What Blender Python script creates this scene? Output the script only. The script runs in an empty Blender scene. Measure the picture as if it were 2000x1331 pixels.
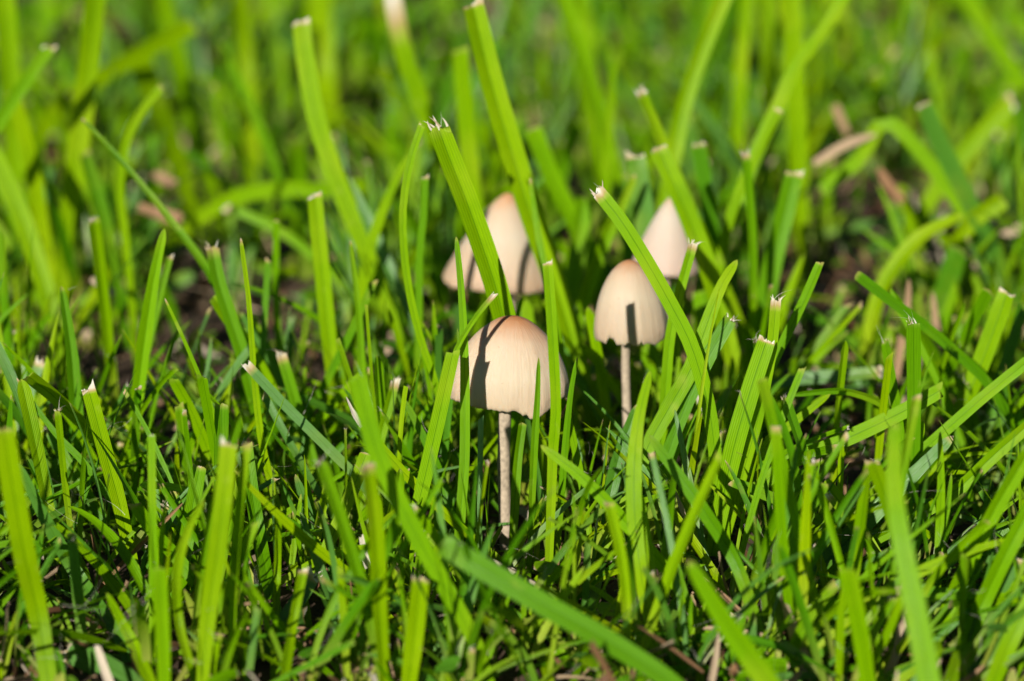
import bpy, math, random
import numpy as np
from mathutils import Vector
random.seed(7); rng = np.random.default_rng(7)
sc = bpy.context.scene
C = sc.collection
R = math.radians
# ------------------------------------------------------------------ camera, sky, sun
PITCH = 16.0; CAM = np.array([0.0008, -0.339, 0.124]); FPX = 2000*100/36
cd = bpy.data.cameras.new('camera'); cam = bpy.data.objects.new('camera', cd); C.objects.link(cam)
cam.location = CAM; cam.rotation_euler = (R(90-PITCH), 0, 0)
cd.lens = 100; cd.sensor_width = 36; cd.clip_start = 0.01; cd.clip_end = 400
cd.dof.use_dof = True; cd.dof.focus_distance = 0.345; cd.dof.aperture_fstop = 17; cd.dof.aperture_blades = 9
sc.camera = cam
SUN_EL, SUN_AZ = 22.5, 20.0          # azimuth measured from straight behind the camera towards the left
S = np.array([-math.sin(R(SUN_AZ))*math.cos(R(SUN_EL)), -math.cos(R(SUN_AZ))*math.cos(R(SUN_EL)), math.sin(R(SUN_EL))])
w = bpy.data.worlds.new('World'); sc.world = w; w.use_nodes = True
nt = w.node_tree; bg = nt.nodes['Background']; sky = nt.nodes.new('ShaderNodeTexSky')
sky.sky_type = 'NISHITA'; sky.sun_disc = False; sky.air_density = 0.5; sky.dust_density = 0.2; sky.altitude = 1500; sky.sun_elevation = R(SUN_EL); sky.sun_rotation = math.atan2(S[0], S[1])
nt.links.new(sky.outputs[0], bg.inputs[0]); bg.inputs[1].default_value = 0.05
sl = bpy.data.lights.new('sun', 'SUN'); sl.energy = 5.0; sl.angle = R(0.5); sl.color = (1.0, 0.96, 0.9)
so = bpy.data.objects.new('sun', sl); C.objects.link(so); so.location = (-1, -1.7, 1)
so.rotation_euler = Vector(-S).to_track_quat('-Z', 'Y').to_euler()
sc.view_settings.view_transform = 'Standard'; sc.view_settings.look = 'None'
sc.view_settings.exposure = 1.1; sc.view_settings.gamma = 1; sc.view_settings.use_curve_mapping = False
sc.cycles.max_bounces = 8; sc.cycles.transmission_bounces = 4; sc.cycles.diffuse_bounces = 4
# ------------------------------------------------------------------ photograph pixel -> point in the place
cp, sp_ = math.cos(R(PITCH)), math.sin(R(PITCH))
FWD = np.array([0, cp, -sp_]); UPV = np.array([0, sp_, cp])
def at(px, py, Y):
    d = FWD + np.array([1, 0, 0])*(px-1000)/FPX + UPV*(665.5-py)/FPX
    return CAM + d*((Y-CAM[1])/d[1])
def depth(p): return float(np.dot(np.asarray(p)-CAM, FWD))
def proj(P):
    v = np.atleast_2d(P)-CAM; z = v@FWD
    return np.stack([1000+FPX*v[:, 0]/z, 665.5-FPX*(v@UPV)/z], 1)
def mm(px, p): return px/FPX*depth(p)       # width in px at point p -> metres
def ground_y(py):
    a = R(PITCH)+math.atan((py-665.5)/FPX); return CAM[2]/math.tan(a)+CAM[1]
# ------------------------------------------------------------------ materials
def new_mat(name):
    m = bpy.data.materials.new(name); m.use_nodes = True
    t = m.node_tree
    for n in list(t.nodes): t.nodes.remove(n)
    return m, t
def N(t, kind, **kw):
    n = t.nodes.new('ShaderNode'+kind)
    for k, v in kw.items(): setattr(n, k, v)
    return n
def mixc(t, f, a, b, mode='MIX'):
    n = N(t, 'Mix', data_type='RGBA', blend_type=mode)
    for sock, v in ((n.inputs[0], f), (n.inputs[6], a), (n.inputs[7], b)):
        if hasattr(v, 'links') or isinstance(v, bpy.types.NodeSocket): t.links.new(v, sock)
        else: sock.default_value = v if not isinstance(v, tuple) else (*v, 1)
    return n.outputs[2]
def math_(t, op, a, b=None, c=None):
    n = N(t, 'Math', operation=op)
    for i, v in enumerate((a, b, c)):
        if v is None: continue
        if isinstance(v, bpy.types.NodeSocket): t.links.new(v, n.inputs[i])
        else: n.inputs[i].default_value = v
    return n.outputs[0]
def ramp(t, f, stops):
    n = N(t, 'ValToRGB'); e = n.color_ramp.elements
    while len(e) > 1: e.remove(e[-1])
    e[0].position = stops[0][0]; e[0].color = (*stops[0][1], 1)
    for p, c in stops[1:]:
        x = e.new(p); x.color = (*c, 1)
    t.links.new(f, n.inputs[0]); return n.outputs[0]

def leaf_material(name, veins=9, dead=False):
    m, t = new_mat(name)
    tint = N(t, 'Attribute', attribute_name='tint').outputs['Fac']
    dry = N(t, 'Attribute', attribute_name='dry').outputs['Fac']
    uv = N(t, 'UVMap', uv_map='UVMap').outputs[0]
    sep = N(t, 'SeparateXYZ'); t.links.new(uv, sep.inputs[0])
    mp = N(t, 'Mapping'); mp.inputs['Scale'].default_value = (14, 0.35, 1); t.links.new(uv, mp.inputs[0])
    streak = N(t, 'TexNoise'); streak.inputs['Scale'].default_value = 1.6; streak.inputs['Detail'].default_value = 3
    t.links.new(mp.outputs[0], streak.inputs[0])
    geo = N(t, 'NewGeometry')
    blot = N(t, 'TexNoise'); blot.inputs['Scale'].default_value = 260; blot.inputs['Detail'].default_value = 4
    t.links.new(geo.outputs['Position'], blot.inputs[0])
    vein = math_(t, 'SINE', math_(t, 'MULTIPLY', sep.outputs[0], veins*6.2832))
    if dead:
        refl = ramp(t, tint, [(0, (.08, .034, .014)), (.3, (.23, .12, .055)), (.6, (.33, .235, .14)), (.85, (.42, .35, .245)), (1, (.5, .46, .37))])
        refl = mixc(t, math_(t, 'MULTIPLY', streak.outputs[0], .5), refl, (.14, .08, .04))
        trans = refl
        tf = .25
    else:
        refl = ramp(t, tint, [(0, (.25, .37, .0)), (.35, (.155, .33, .0)), (.7, (.055, .19, .0)), (1, (.085, .21, .04))])
        trans = ramp(t, tint, [(0, (.44, .58, .0)), (.35, (.31, .52, .0)), (.7, (.13, .34, .0)), (1, (.10, .28, .02))])
        k = math_(t, 'MULTIPLY_ADD', streak.outputs[0], .5, .0)
        refl = mixc(t, k, refl, (.035, .09, .0))
        vs = math_(t, 'MULTIPLY_ADD', vein, .16, .16); refl = mixc(t, vs, refl, (.03, .085, .0)); trans = mixc(t, vs, trans, (.10, .22, .0))
        trans = mixc(t, math_(t, 'MULTIPLY', streak.outputs[0], .35), trans, (.12, .26, .0))
        rib = math_(t, 'LESS_THAN', math_(t, 'ABSOLUTE', math_(t, 'SUBTRACT', sep.outputs[0], .5)), .035)
        refl = mixc(t, math_(t, 'MULTIPLY', rib, .55), refl, (.03, .10, .0)); trans = mixc(t, math_(t, 'MULTIPLY', rib, .6), trans, (.06, .16, .0))
        b = math_(t, 'MULTIPLY', math_(t, 'SUBTRACT', blot.outputs[0], .66), 9.0); b.node.use_clamp = True; b = math_(t, 'MULTIPLY', b, 1.3)
        big = N(t, 'TexNoise'); big.inputs['Scale'].default_value = 75; big.inputs['Detail'].default_value = 3; t.links.new(geo.outputs['Position'], big.inputs[0])
        yl = math_(t, 'MULTIPLY', math_(t, 'SUBTRACT', big.outputs[0], .52), 3.2); yl.node.use_clamp = True
        refl = mixc(t, math_(t, 'MULTIPLY', yl, .55), refl, (.27, .33, .01)); trans = mixc(t, math_(t, 'MULTIPLY', yl, .5), trans, (.46, .5, .0))
        dk = math_(t, 'MULTIPLY', math_(t, 'SUBTRACT', .47, big.outputs[0]), 3.5); dk.node.use_clamp = True
        refl = mixc(t, math_(t, 'MULTIPLY', dk, .6), refl, (.05, .15, .0)); trans = mixc(t, math_(t, 'MULTIPLY', dk, .5), trans, (.12, .3, .0))
        refl = mixc(t, math_(t, 'MULTIPLY', b, .25), refl, (.30, .33, .05))
        dcol = ramp(t, dry, [(0, (.38, .38, .06)), (.35, (.34, .24, .09)), (.65, (.42, .34, .20)), (1, (.58, .54, .44))])
        df = math_(t, 'MINIMUM', math_(t, 'MULTIPLY', dry, 2.2), 1.0)
        refl = mixc(t, df, refl, dcol); trans = mixc(t, df, trans, dcol)
        tf = .38
    bump = N(t, 'Bump'); bump.inputs['Strength'].default_value = .55; bump.inputs['Distance'].default_value = .00006
    hgt = math_(t, 'ADD', math_(t, 'MULTIPLY', vein, .35), streak.outputs[0])
    t.links.new(hgt, bump.inputs['Height'])
    p = N(t, 'BsdfPrincipled'); t.links.new(refl, p.inputs['Base Color']); t.links.new(bump.outputs[0], p.inputs['Normal'])
    p.inputs['Roughness'].default_value = .42 if not dead else .6
    if dead: p.inputs['Specular IOR Level'].default_value = .25
    else: t.links.new(math_(t, 'MULTIPLY_ADD', math_(t, 'POWER', tint, 3.0),   .5, .07), p.inputs['Specular IOR Level'])
    tr = N(t, 'BsdfTranslucent'); t.links.new(trans, tr.inputs[0]); t.links.new(bump.outputs[0], tr.inputs['Normal'])
    mx = N(t, 'MixShader'); mx.inputs[0].default_value = tf
    t.links.new(p.outputs[0], mx.inputs[1]); t.links.new(tr.outputs[0], mx.inputs[2])
    o = N(t, 'OutputMaterial'); t.links.new(mx.outputs[0], o.inputs[0])
    return m
M_leaf = leaf_material('grass_leaf'); M_turf = leaf_material('turf_leaf', 5); M_dead = leaf_material('dead_leaf', 7, True)
def fibre_material():
    m, t = new_mat('dry_fibre')
    tf_ = N(t, 'Attribute', attribute_name='tint').outputs['Fac']
    p = N(t, 'BsdfPrincipled'); t.links.new(ramp(t, tf_, [(0, (.24, .16, .08)), (.4, (.42, .35, .24)), (1, (.52, .48, .40))]), p.inputs['Base Color']); p.inputs['Roughness'].default_value = .5
    tr = N(t, 'BsdfTranslucent'); tr.inputs[0].default_value = (.7, .62, .46, 1)
    mx = N(t, 'MixShader'); mx.inputs[0].default_value = .35
    t.links.new(p.outputs[0], mx.inputs[1]); t.links.new(tr.outputs[0], mx.inputs[2])
    o = N(t, 'OutputMaterial'); t.links.new(mx.outputs[0], o.inputs[0]); return m
M_fibre = fibre_material()
def soil_material():
    m, t = new_mat('soil')
    g = N(t, 'NewGeometry')
    n1 = N(t, 'TexNoise'); n1.inputs['Scale'].default_value = 160; n1.inputs['Detail'].default_value = 8; n1.inputs['Roughness'].default_value = .65
    n2 = N(t, 'TexNoise'); n2.inputs['Scale'].default_value = 45; n2.inputs['Detail'].default_value = 3
    for n in (n1, n2): t.links.new(g.outputs['Position'], n.inputs[0])
    c = ramp(t, n1.outputs[0], [(.3, (.016, .010, .006)), (.5, (.045, .028, .017)), (.7, (.10, .065, .04))])
    c = mixc(t, math_(t, 'MULTIPLY', n2.outputs[0], .6), c, (.05, .033, .02))
    b = N(t, 'Bump'); b.inputs['Distance'].default_value = .0012; b.inputs['Strength'].default_value = .8; t.links.new(n1.outputs[0], b.inputs['Height'])
    p = N(t, 'BsdfPrincipled'); p.inputs['Roughness'].default_value = .95; p.inputs['Specular IOR Level'].default_value = .15
    t.links.new(c, p.inputs['Base Color']); t.links.new(b.outputs[0], p.inputs['Normal'])
    o = N(t, 'OutputMaterial'); t.links.new(p.outputs[0], o.inputs[0]); return m
M_soil = soil_material()
def cap_material(name, apex, mid, low, spread):
    m, t = new_mat(name)
    uv = N(t, 'UVMap', uv_map='UVMap').outputs[0]; sep = N(t, 'SeparateXYZ'); t.links.new(uv, sep.inputs[0])
    co = N(t, 'TexCoord').outputs['Object']
    n1 = N(t, 'TexNoise'); n1.inputs['Scale'].default_value = 330; n1.inputs['Detail'].default_value = 5; t.links.new(co, n1.inputs[0])
    mp = N(t, 'Mapping'); mp.inputs['Scale'].default_value = (90, 3.0, 1); t.links.new(uv, mp.inputs[0])
    n2 = N(t, 'TexNoise'); n2.inputs['Scale'].default_value = 1.5; n2.inputs['Detail'].default_value = 4; t.links.new(mp.outputs[0], n2.inputs[0])
    n3 = N(t, 'TexNoise'); n3.inputs['Scale'].default_value = 1500; n3.inputs['Detail'].default_value = 3; t.links.new(co, n3.inputs[0])
    v = math_(t, 'ADD', sep.outputs[1], math_(t, 'MULTIPLY_ADD', n1.outputs[0], .22, -.11))
    n4 = N(t, 'TexNoise'); n4.inputs['Scale'].default_value = 130; n4.inputs['Detail'].default_value = 2; t.links.new(co, n4.inputs[0])
    v = math_(t, 'ADD', v, math_(t, 'MULTIPLY_ADD', n2.outputs[0], .14, -.07)); v = math_(t, 'ADD', v, math_(t, 'MULTIPLY_ADD', n4.outputs[0], .34, -.17))
    c = ramp(t, v, [(0, apex), (spread*.45, tuple(.7*a+.3*b for a, b in zip(apex, mid))), (spread, tuple(.2*a+.8*b for a, b in zip(apex, mid))), (min(.95, spread*1.7), mid), (.97, low), (1, tuple(x*.8 for x in low))])
    c = mixc(t, math_(t, 'MULTIPLY', n2.outputs[0], .18), c, tuple(x*.72 for x in mid))
    sp = math_(t, 'GREATER_THAN', n3.outputs[0], .72)
    c = mixc(t, math_(t, 'MULTIPLY', sp, .35), c, (.2, .12, .06))
    b = N(t, 'Bump'); b.inputs['Distance'].default_value = .00011; b.inputs['Strength'].default_value = .6
    t.links.new(math_(t, 'ADD', n2.outputs[0], math_(t, 'MULTIPLY', n3.outputs[0], .5)), b.inputs['Height'])
    p = N(t, 'BsdfPrincipled'); t.links.new(c, p.inputs['Base Color']); t.links.new(b.outputs[0], p.inputs['Normal'])
    p.inputs['Roughness'].default_value = .6; p.inputs['Specular IOR Level'].default_value = .25
    p.inputs['Subsurface Weight'].default_value = .5; p.inputs['Subsurface Radius'].default_value = (1, .55, .3); p.inputs['Subsurface Scale'].default_value = .0016
    o = N(t, 'OutputMaterial'); t.links.new(p.outputs[0], o.inputs[0]); return m
def plain_material(name, col, rough=.7, noise=900, dark=.6, bump=.0001):
    m, t = new_mat(name)
    co = N(t, 'TexCoord').outputs['Object']
    n1 = N(t, 'TexNoise'); n1.inputs['Scale'].default_value = noise; n1.inputs['Detail'].default_value = 5; t.links.new(co, n1.inputs[0])
    c = ramp(t, n1.outputs[0], [(.3, tuple(x*dark for x in col)), (.65, col)])
    b = N(t, 'Bump'); b.inputs['Distance'].default_value = bump; b.inputs['Strength'].default_value = .7; t.links.new(n1.outputs[0], b.inputs['Height'])
    p = N(t, 'BsdfPrincipled'); t.links.new(c, p.inputs['Base Color']); t.links.new(b.outputs[0], p.inputs['Normal'])
    p.inputs['Roughness'].default_value = rough; p.inputs['Specular IOR Level'].default_value = .25
    o = N(t, 'OutputMaterial'); t.links.new(p.outputs[0], o.inputs[0]); return m
# ------------------------------------------------------------------ mesh helpers
class Acc:
    def __init__(s): s.v = []; s.f = []; s.uv = []; s.dry = []; s.tint = []; s.n = 0
    def grid(s, G, UV, dry, tint):            # G (n,m,3)
        n, m = G.shape[:2]; i = np.arange(n*m).reshape(n, m)+s.n
        q = np.stack([i[:-1, :-1], i[:-1, 1:], i[1:, 1:], i[1:, :-1]], -1).reshape(-1, 4)
        s.v.append(G.reshape(-1, 3)); s.f.append(q); s.uv.append(UV.reshape(-1, 2)); s.dry.append(np.broadcast_to(dry, (n, m)).reshape(-1)); s.tint.append(np.broadcast_to(tint, (n, m)).reshape(-1)); s.n += n*m
    def mesh(s, name, mats, smooth=True):
        v = np.concatenate(s.v); f = np.concatenate(s.f); uv = np.concatenate(s.uv)
        me = bpy.data.meshes.new(name); me.vertices.add(len(v)); me.vertices.foreach_set('co', v.astype(np.float32).ravel())
        me.loops.add(len(f)*4); me.loops.foreach_set('vertex_index', f.astype(np.int32).ravel())
        me.polygons.add(len(f)); me.polygons.foreach_set('loop_start', np.arange(len(f), dtype=np.int32)*4)
        me.polygons.foreach_set('use_smooth', np.full(len(f), smooth))
        l = me.uv_layers.new(name='UVMap'); l.data.foreach_set('uv', uv[f.ravel()].astype(np.float32).ravel())
        for nm, a in (('dry', s.dry), ('tint', s.tint)):
            at_ = me.attributes.new(nm, 'FLOAT', 'POINT'); at_.data.foreach_set('value', np.concatenate(a).astype(np.float32))
        me.update(calc_edges=True); me.validate()
        me.materials.append(mats); return me
def link(name, me, parent=None, **props):
    o = bpy.data.objects.new(name, me); C.objects.link(o)
    if parent: o.parent = parent
    for k, v in props.items(): o[k] = v
    return o
def nrmz(a): return a/np.maximum(np.linalg.norm(a, axis=-1, keepdims=True), 1e-12)
def spline(P, n):
    P = np.asarray(P, float)
    if len(P) == 2: return P[0]+(P[1]-P[0])*np.linspace(0, 1, n)[:, None]
    d = np.r_[0, np.cumsum(np.maximum(np.linalg.norm(np.diff(P, axis=0), axis=1), 1e-9)**.5)]
    t = np.linspace(0, d[-1], n); E = np.vstack([2*P[0]-P[1], P, 2*P[-1]-P[-2]]); D = np.r_[d[0]-(d[1]-d[0]), d, d[-1]+(d[-1]-d[-2])]
    out = []
    for x in t:
        k = min(max(int(np.searchsorted(d, x, 'right'))-1, 0), len(P)-2)+1
        t0, t1, t2, t3 = D[k-1:k+3]; p0, p1, p2, p3 = E[k-1:k+3]
        m1 = (p2-p0)/(t2-t0); m2 = (p3-p1)/(t3-t1); h = t2-t1; u = (x-t1)/h
        out.append((2*u**3-3*u**2+1)*p1+(u**3-2*u**2+u)*h*m1+(-2*u**3+3*u**2)*p2+(u**3-u**2)*h*m2)
    out = np.array(out)
    L = np.r_[0, np.cumsum(np.linalg.norm(np.diff(out, axis=0), axis=1))]
    q = np.linspace(0, L[-1], n); return np.stack([np.interp(q, L, out[:, i]) for i in range(3)], 1)
def tipped(Q, n):
    L = np.r_[0, np.cumsum(np.linalg.norm(np.diff(Q, axis=0), axis=1))]
    q = np.r_[np.linspace(0, L[-1]-.0016, n-6), L[-1]-np.array([.0011, .0008, .0005, .0003, .00015, 0])]
    return np.stack([np.interp(q, L, Q[:, i]) for i in range(3)], 1)
def frame(P, view, phi):
    T = nrmz(np.gradient(P, axis=0)); s0 = nrmz(np.cross(T, view)); n0 = np.cross(s0, T)
    flip = np.sign((n0*view).sum(1, keepdims=True)); flip[flip == 0] = 1; n0 = n0*flip   # n0 points along view
    c, s = np.cos(phi)[:, None], np.sin(phi)[:, None]
    return T, s0*c+n0*s, n0*c-s0*s
U7 = np.array([-1, -.62, -.14, 0, .14, .62, 1.0]); U3 = np.array([-1, 0, 1.0])
def profile(tip, n, base=.62):
    t = np.linspace(0, 1, n)
    w_ = base+(1-base)*np.clip(t/.45, 0, 1)**.8
    if tip == 'pt': w_ *= np.clip((1-t)/.42, 0, 1)**.75
    elif tip == 'long': w_ *= np.clip((1-t)/.95, 0, 1)**.6
    elif tip == 'round': w_ *= np.sqrt(np.clip(1-np.clip((t-.93)/.07, 0, 1)**2, 0.02, 1))
    else: w_ *= 1-.12*np.clip((t-.6)/.4, 0, 1)
    return np.maximum(w_, .03)
def blade(acc, P, w, tip, phi, fold, tint, us=U7, view=None, wave=.0, dryend=.0008, prof=None, drybase=0.0, drymax=1.0):
    n = len(P)
    v = nrmz(CAM-P) if view is None else np.broadcast_to(np.asarray(view, float), P.shape)
    T, Sd, Nn = frame(P, v, phi)
    W = w*(profile(tip, n) if prof is None else prof)
    G = P[:, None]+Sd[:, None]*(us[None, :, None]*W[:, None, None]/2)+Nn[:, None]*(np.abs(us)[None, :, None]**.8*W[:, None, None]/2*fold)
    if wave: G = G+Nn[:, None]*(wave*W[:, None, None]*np.sin(np.linspace(0, 9, n)+rng.uniform(0, 6))[:, None, None]*us[None, :, None])
    L = np.r_[0, np.cumsum(np.linalg.norm(np.diff(P, axis=0), axis=1))]
    if tip in ('cut', 'fray'):
        j = rng.uniform(-.22, .12, len(us))*W[-1]*(1.6 if tip == 'fray' else .8); j += us*rng.uniform(-.6, .6)*W[-1]
        G[-1] += T[-1]*j[:, None]
    d = np.clip(1-(L[-1]-L)/max(dryend, 1e-6), 0, 1)**1.2
    d = d[:, None]*np.ones(len(us))
    if tip in ('cut', 'fray'): d = np.clip(d*rng.uniform(.6, 1.3, len(us))[None], 0, 1)
    else: d = d*.7
    d = d*drymax; d = np.maximum(d, (max(drybase, 0)*np.clip(1-L/.012, 0, 1))[:, None])
    UV = np.stack(np.broadcast_arrays((us[None]+1)/2, L[:, None]*1000), -1)
    acc.grid(G, UV, d, tint); return T, Sd, Nn, W
def spikes(acc, p, T, Sd, Nn, w, kind):
    z = rng.uniform(.45, 1.0)
    """white torn fibres at a mown end"""
    n = 4 if kind == 'cut' else 6
    for i in range(n):
        u = rng.uniform(-.46, .46); l = z*rng.uniform(.06, .3)*w if kind == 'cut' else rng.uniform(.25, .8)*w
        d = nrmz(T+Sd*rng.normal(u*.4, .25 if kind == 'cut' else .45)+Nn*rng.normal(0, .3))
        b = p+Sd*u*w-T*.12*w; c = rng.normal(0, .25)
        tt = np.linspace(0, 1, 5); Q = b+d*(tt*l)[:, None]+Sd*(c*tt**2*l)[:, None]
        ww = w*(.17 if kind == 'cut' else .12)*(1-tt)**.7+.00002
        G = Q[:, None]+Sd[None, None]*(np.array([-.5, 0, .5])[None, :, None]*ww[:, None, None])+Nn*(np.array([0, .3, 0])[None, :, None]*ww[:, None, None])
        acc.grid(G, np.zeros((5, 3, 2)), 1, rng.uniform(0, 1))
    if kind == 'fray':
        for i in range(rng.integers(1, 4)):
            a = nrmz(T*.6+Sd*rng.normal(0, .7)+Nn*rng.normal(0, .5)); b = nrmz(Sd*rng.normal(0, 1)+Nn*rng.normal(0, 1)-T*.3)
            hair(acc, p+Sd*rng.uniform(-.3, .3)*w, a, b, rng.uniform(.8, 2.2)*w)
def hair(acc, p, a, b, l, r=.00003, tint=1):
    tt = np.linspace(0, 1, 7); Q = p+a*(tt*l)[:, None]+b*(tt**2*l*.6)[:, None]
    s = nrmz(np.cross(a, b)+1e-6); n2 = np.cross(s, a); k = np.arange(4)*2.0944
    G = Q[:, None]+(s[None]*np.cos(k)[:, None]+n2[None]*np.sin(k)[:, None])[None]*(r*(1.1-tt))[:, None, None]
    acc.grid(G, np.zeros((7, 4, 2)), 1, tint)
def to_ground(P):
    P = [np.asarray(p, float) for p in P]
    if P[0][2] > -.0005:
        d = P[0]-P[1]; d = d/np.linalg.norm(d)
        if d[2] > -.75: d = d+np.array([0, 0, -.75-max(d[2], -.3)]); d /= np.linalg.norm(d)
        if P[0][2] > .012:
            q = P[0]+d*(P[0][2]*.55/max(-d[2], .3)); d2 = nrmz(d+np.array([0, 0, -.8])); P = [q]+P; d = d2
        P = [P[0]+d*((P[0][2]+.0025)/max(-d[2], .3))]+P
    return P
GROUPS = {'n': 'grass blades around the mushrooms', 'b': 'blurred grass blades behind the mushrooms', 'f': 'grass blades in front of the mushrooms'}
heroes = []
def H(label, pts, w, yb, yt=None, tip='cut', phi=None, fold=.28, tint=None, tw=0, flat=False, name='grass_blade', cat='grass blade', mat=None, dead=False, dryend=None, base=None, ground=True, group=None):
    """pts run from the root (or lowest seen point) to the tip, in photograph pixels; yb, yt: distance behind the front mushroom"""
    if yt is None and not isinstance(yb, list): yt = yb+random.uniform(-.003, .004)
    k = np.linspace(0, 1, len(pts)); ys = yb if isinstance(yb, list) else [yb+(yt-yb)*s for s in k]; yb = ys[0]
    P = []
    for (x, y), y_ in zip(pts, ys):
        p = at(x, y, y_)
        if p[2] < .0015: p = CAM+(p-CAM)*((CAM[2]-.0015)/(CAM[2]-p[2]))      # never below the soil
        P.append(p)
    wm = mm(w, P[len(P)//2])
    if ground: P = to_ground(P)
    n = 30
    Q = tipped(spline(P, 60), n)
    if phi is None: phi = random.uniform(-28, 28)
    ph = R(phi)+np.linspace(0, R(tw), n)
    acc = Acc(); tint = random.uniform(.25, .65) if tint is None else tint
    if dryend is None: dryend = {'cut': .0007, 'fray': .0016, 'pt': .0012, 'long': .0012, 'round': .0004}[tip]
    pr = profile(tip, n, base) if base else None
    dm = 1.0 if any(q in label for q in ('white', 'pale', 'hair', 'pinkish')) else random.choice([.1, .25, .45])
    T, Sd, Nn, W = blade(acc, Q, wm/max(.5, math.cos(R(phi))), tip, ph, fold, tint, view=(0, 0, 1) if flat else None, wave=.07, dryend=dryend*random.uniform(.6, 1.1), prof=pr, drymax=dm)
    o = link(name, acc.mesh(name, mat or (M_dead if dead else M_leaf)), None, label=label, category=cat)
    g = group or GROUPS['b' if yb > .028 else ('f' if yb < -.022 else 'n')]
    if not dead: o['group'] = g
    elif group: o['group'] = group
    torn = any(q in label for q in ('white', 'hair', 'split', 'splinter', 'torn', 'comb', 'thread', 'bristle', 'curl', 'frost', 'pinkish', 'fawn'))
    if tip in ('cut', 'fray') and not dead and torn and (tip == 'fray' or random.random() < .6):
        a = Acc(); spikes(a, Q[-1], T[-1], Sd[-1], Nn[-1], W[-1], tip); link('torn_tip', a.mesh('torn_tip', M_fibre), o)
    heroes.append(Q); return o
#@@STRUCT
# ------------------------------------------------------------------ the ground
def soil_h(x, y):
    return .0014*np.sin(x*190+1.3)*np.sin(y*160+.4)+.001*np.sin(x*420+y*300)+.0007*np.sin(x*900-y*1100+2)
gx = np.r_[-40, -10, -3, -1.2, np.linspace(-.5, .5, 161), 1.2, 3, 10, 40]; gy = np.r_[-40, -10, -3, -1, np.linspace(-.3, 1.0, 201), 2, 4, 12, 60, 150]
GX, GY = np.meshgrid(gx, gy); f = np.clip((.55-np.abs(GX))/.1, 0, 1)*np.clip((1.1-GY)/.2, 0, 1)*np.clip((GY+.35)/.1, 0, 1)
acc = Acc(); acc.grid(np.stack([GX, GY, soil_h(GX, GY)*f-.0008], -1), np.stack([GX, GY], -1), 0, 0)
link('ground', acc.mesh('ground', M_soil), None, kind='structure', label='dark brown crumbly soil under the lawn')
# ------------------------------------------------------------------ mushrooms
M_cap1 = cap_material('cap_front', (.24, .072, .007), (.335, .265, .18), (.30, .218, .142), .44)
M_cap2 = cap_material('cap_bell', (.26, .10, .025), (.315, .25, .17), (.285, .205, .136), .36)
M_cap3 = cap_material('cap_back', (.31, .125, .035), (.325, .265, .188), (.28, .185, .112), .30)
M_cap4 = cap_material('cap_pale', (.31, .20, .12), (.325, .265, .205), (.30, .215, .165), .2)
M_gill = plain_material('gills', (.22, .12, .06), .8, 500, .6)
M_stem = plain_material('stem', (.27, .212, .145), .75, 1500, .6, .0002)
cap_pts = []
def lathe_grid(prof, Rr, Hh, lob, rimf, nt=240, nr=56, inset=0.0):
    s = np.linspace(0, 1, nr); pr = np.asarray(prof, float)
    d = np.r_[0, np.cumsum(np.hypot(*np.diff(pr, axis=0).T))]; d /= d[-1]
    Pq = spline(np.c_[pr, np.zeros(len(pr))], nr)
    r = Pq[:, 0]; z = Pq[:, 1]; th = np.linspace(0, 2*np.pi, nt+1)
    L = lob(th)+.0035*np.sin(9*th+Rr*9e3)+.003*np.sin(14*th+Rr*5e3)+.0022*np.sin(23*th+1); rim = rimf(th)
    rr = Rr*r[:, None]*(1+L[None]*s[:, None]**.9)
    zz = -Hh*z[:, None]-Hh*rim[None]*np.clip((s[:, None]-.55)/.45, 0, 1)**1.6
    G = np.stack([rr*np.sin(th)[None], -rr*np.cos(th)[None], zz], -1)      # th=0 faces the camera, th>0 to the right
    UV = np.stack(np.broadcast_arrays(th[None]/(2*np.pi), s[:, None]), -1)
    return G, UV
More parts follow.
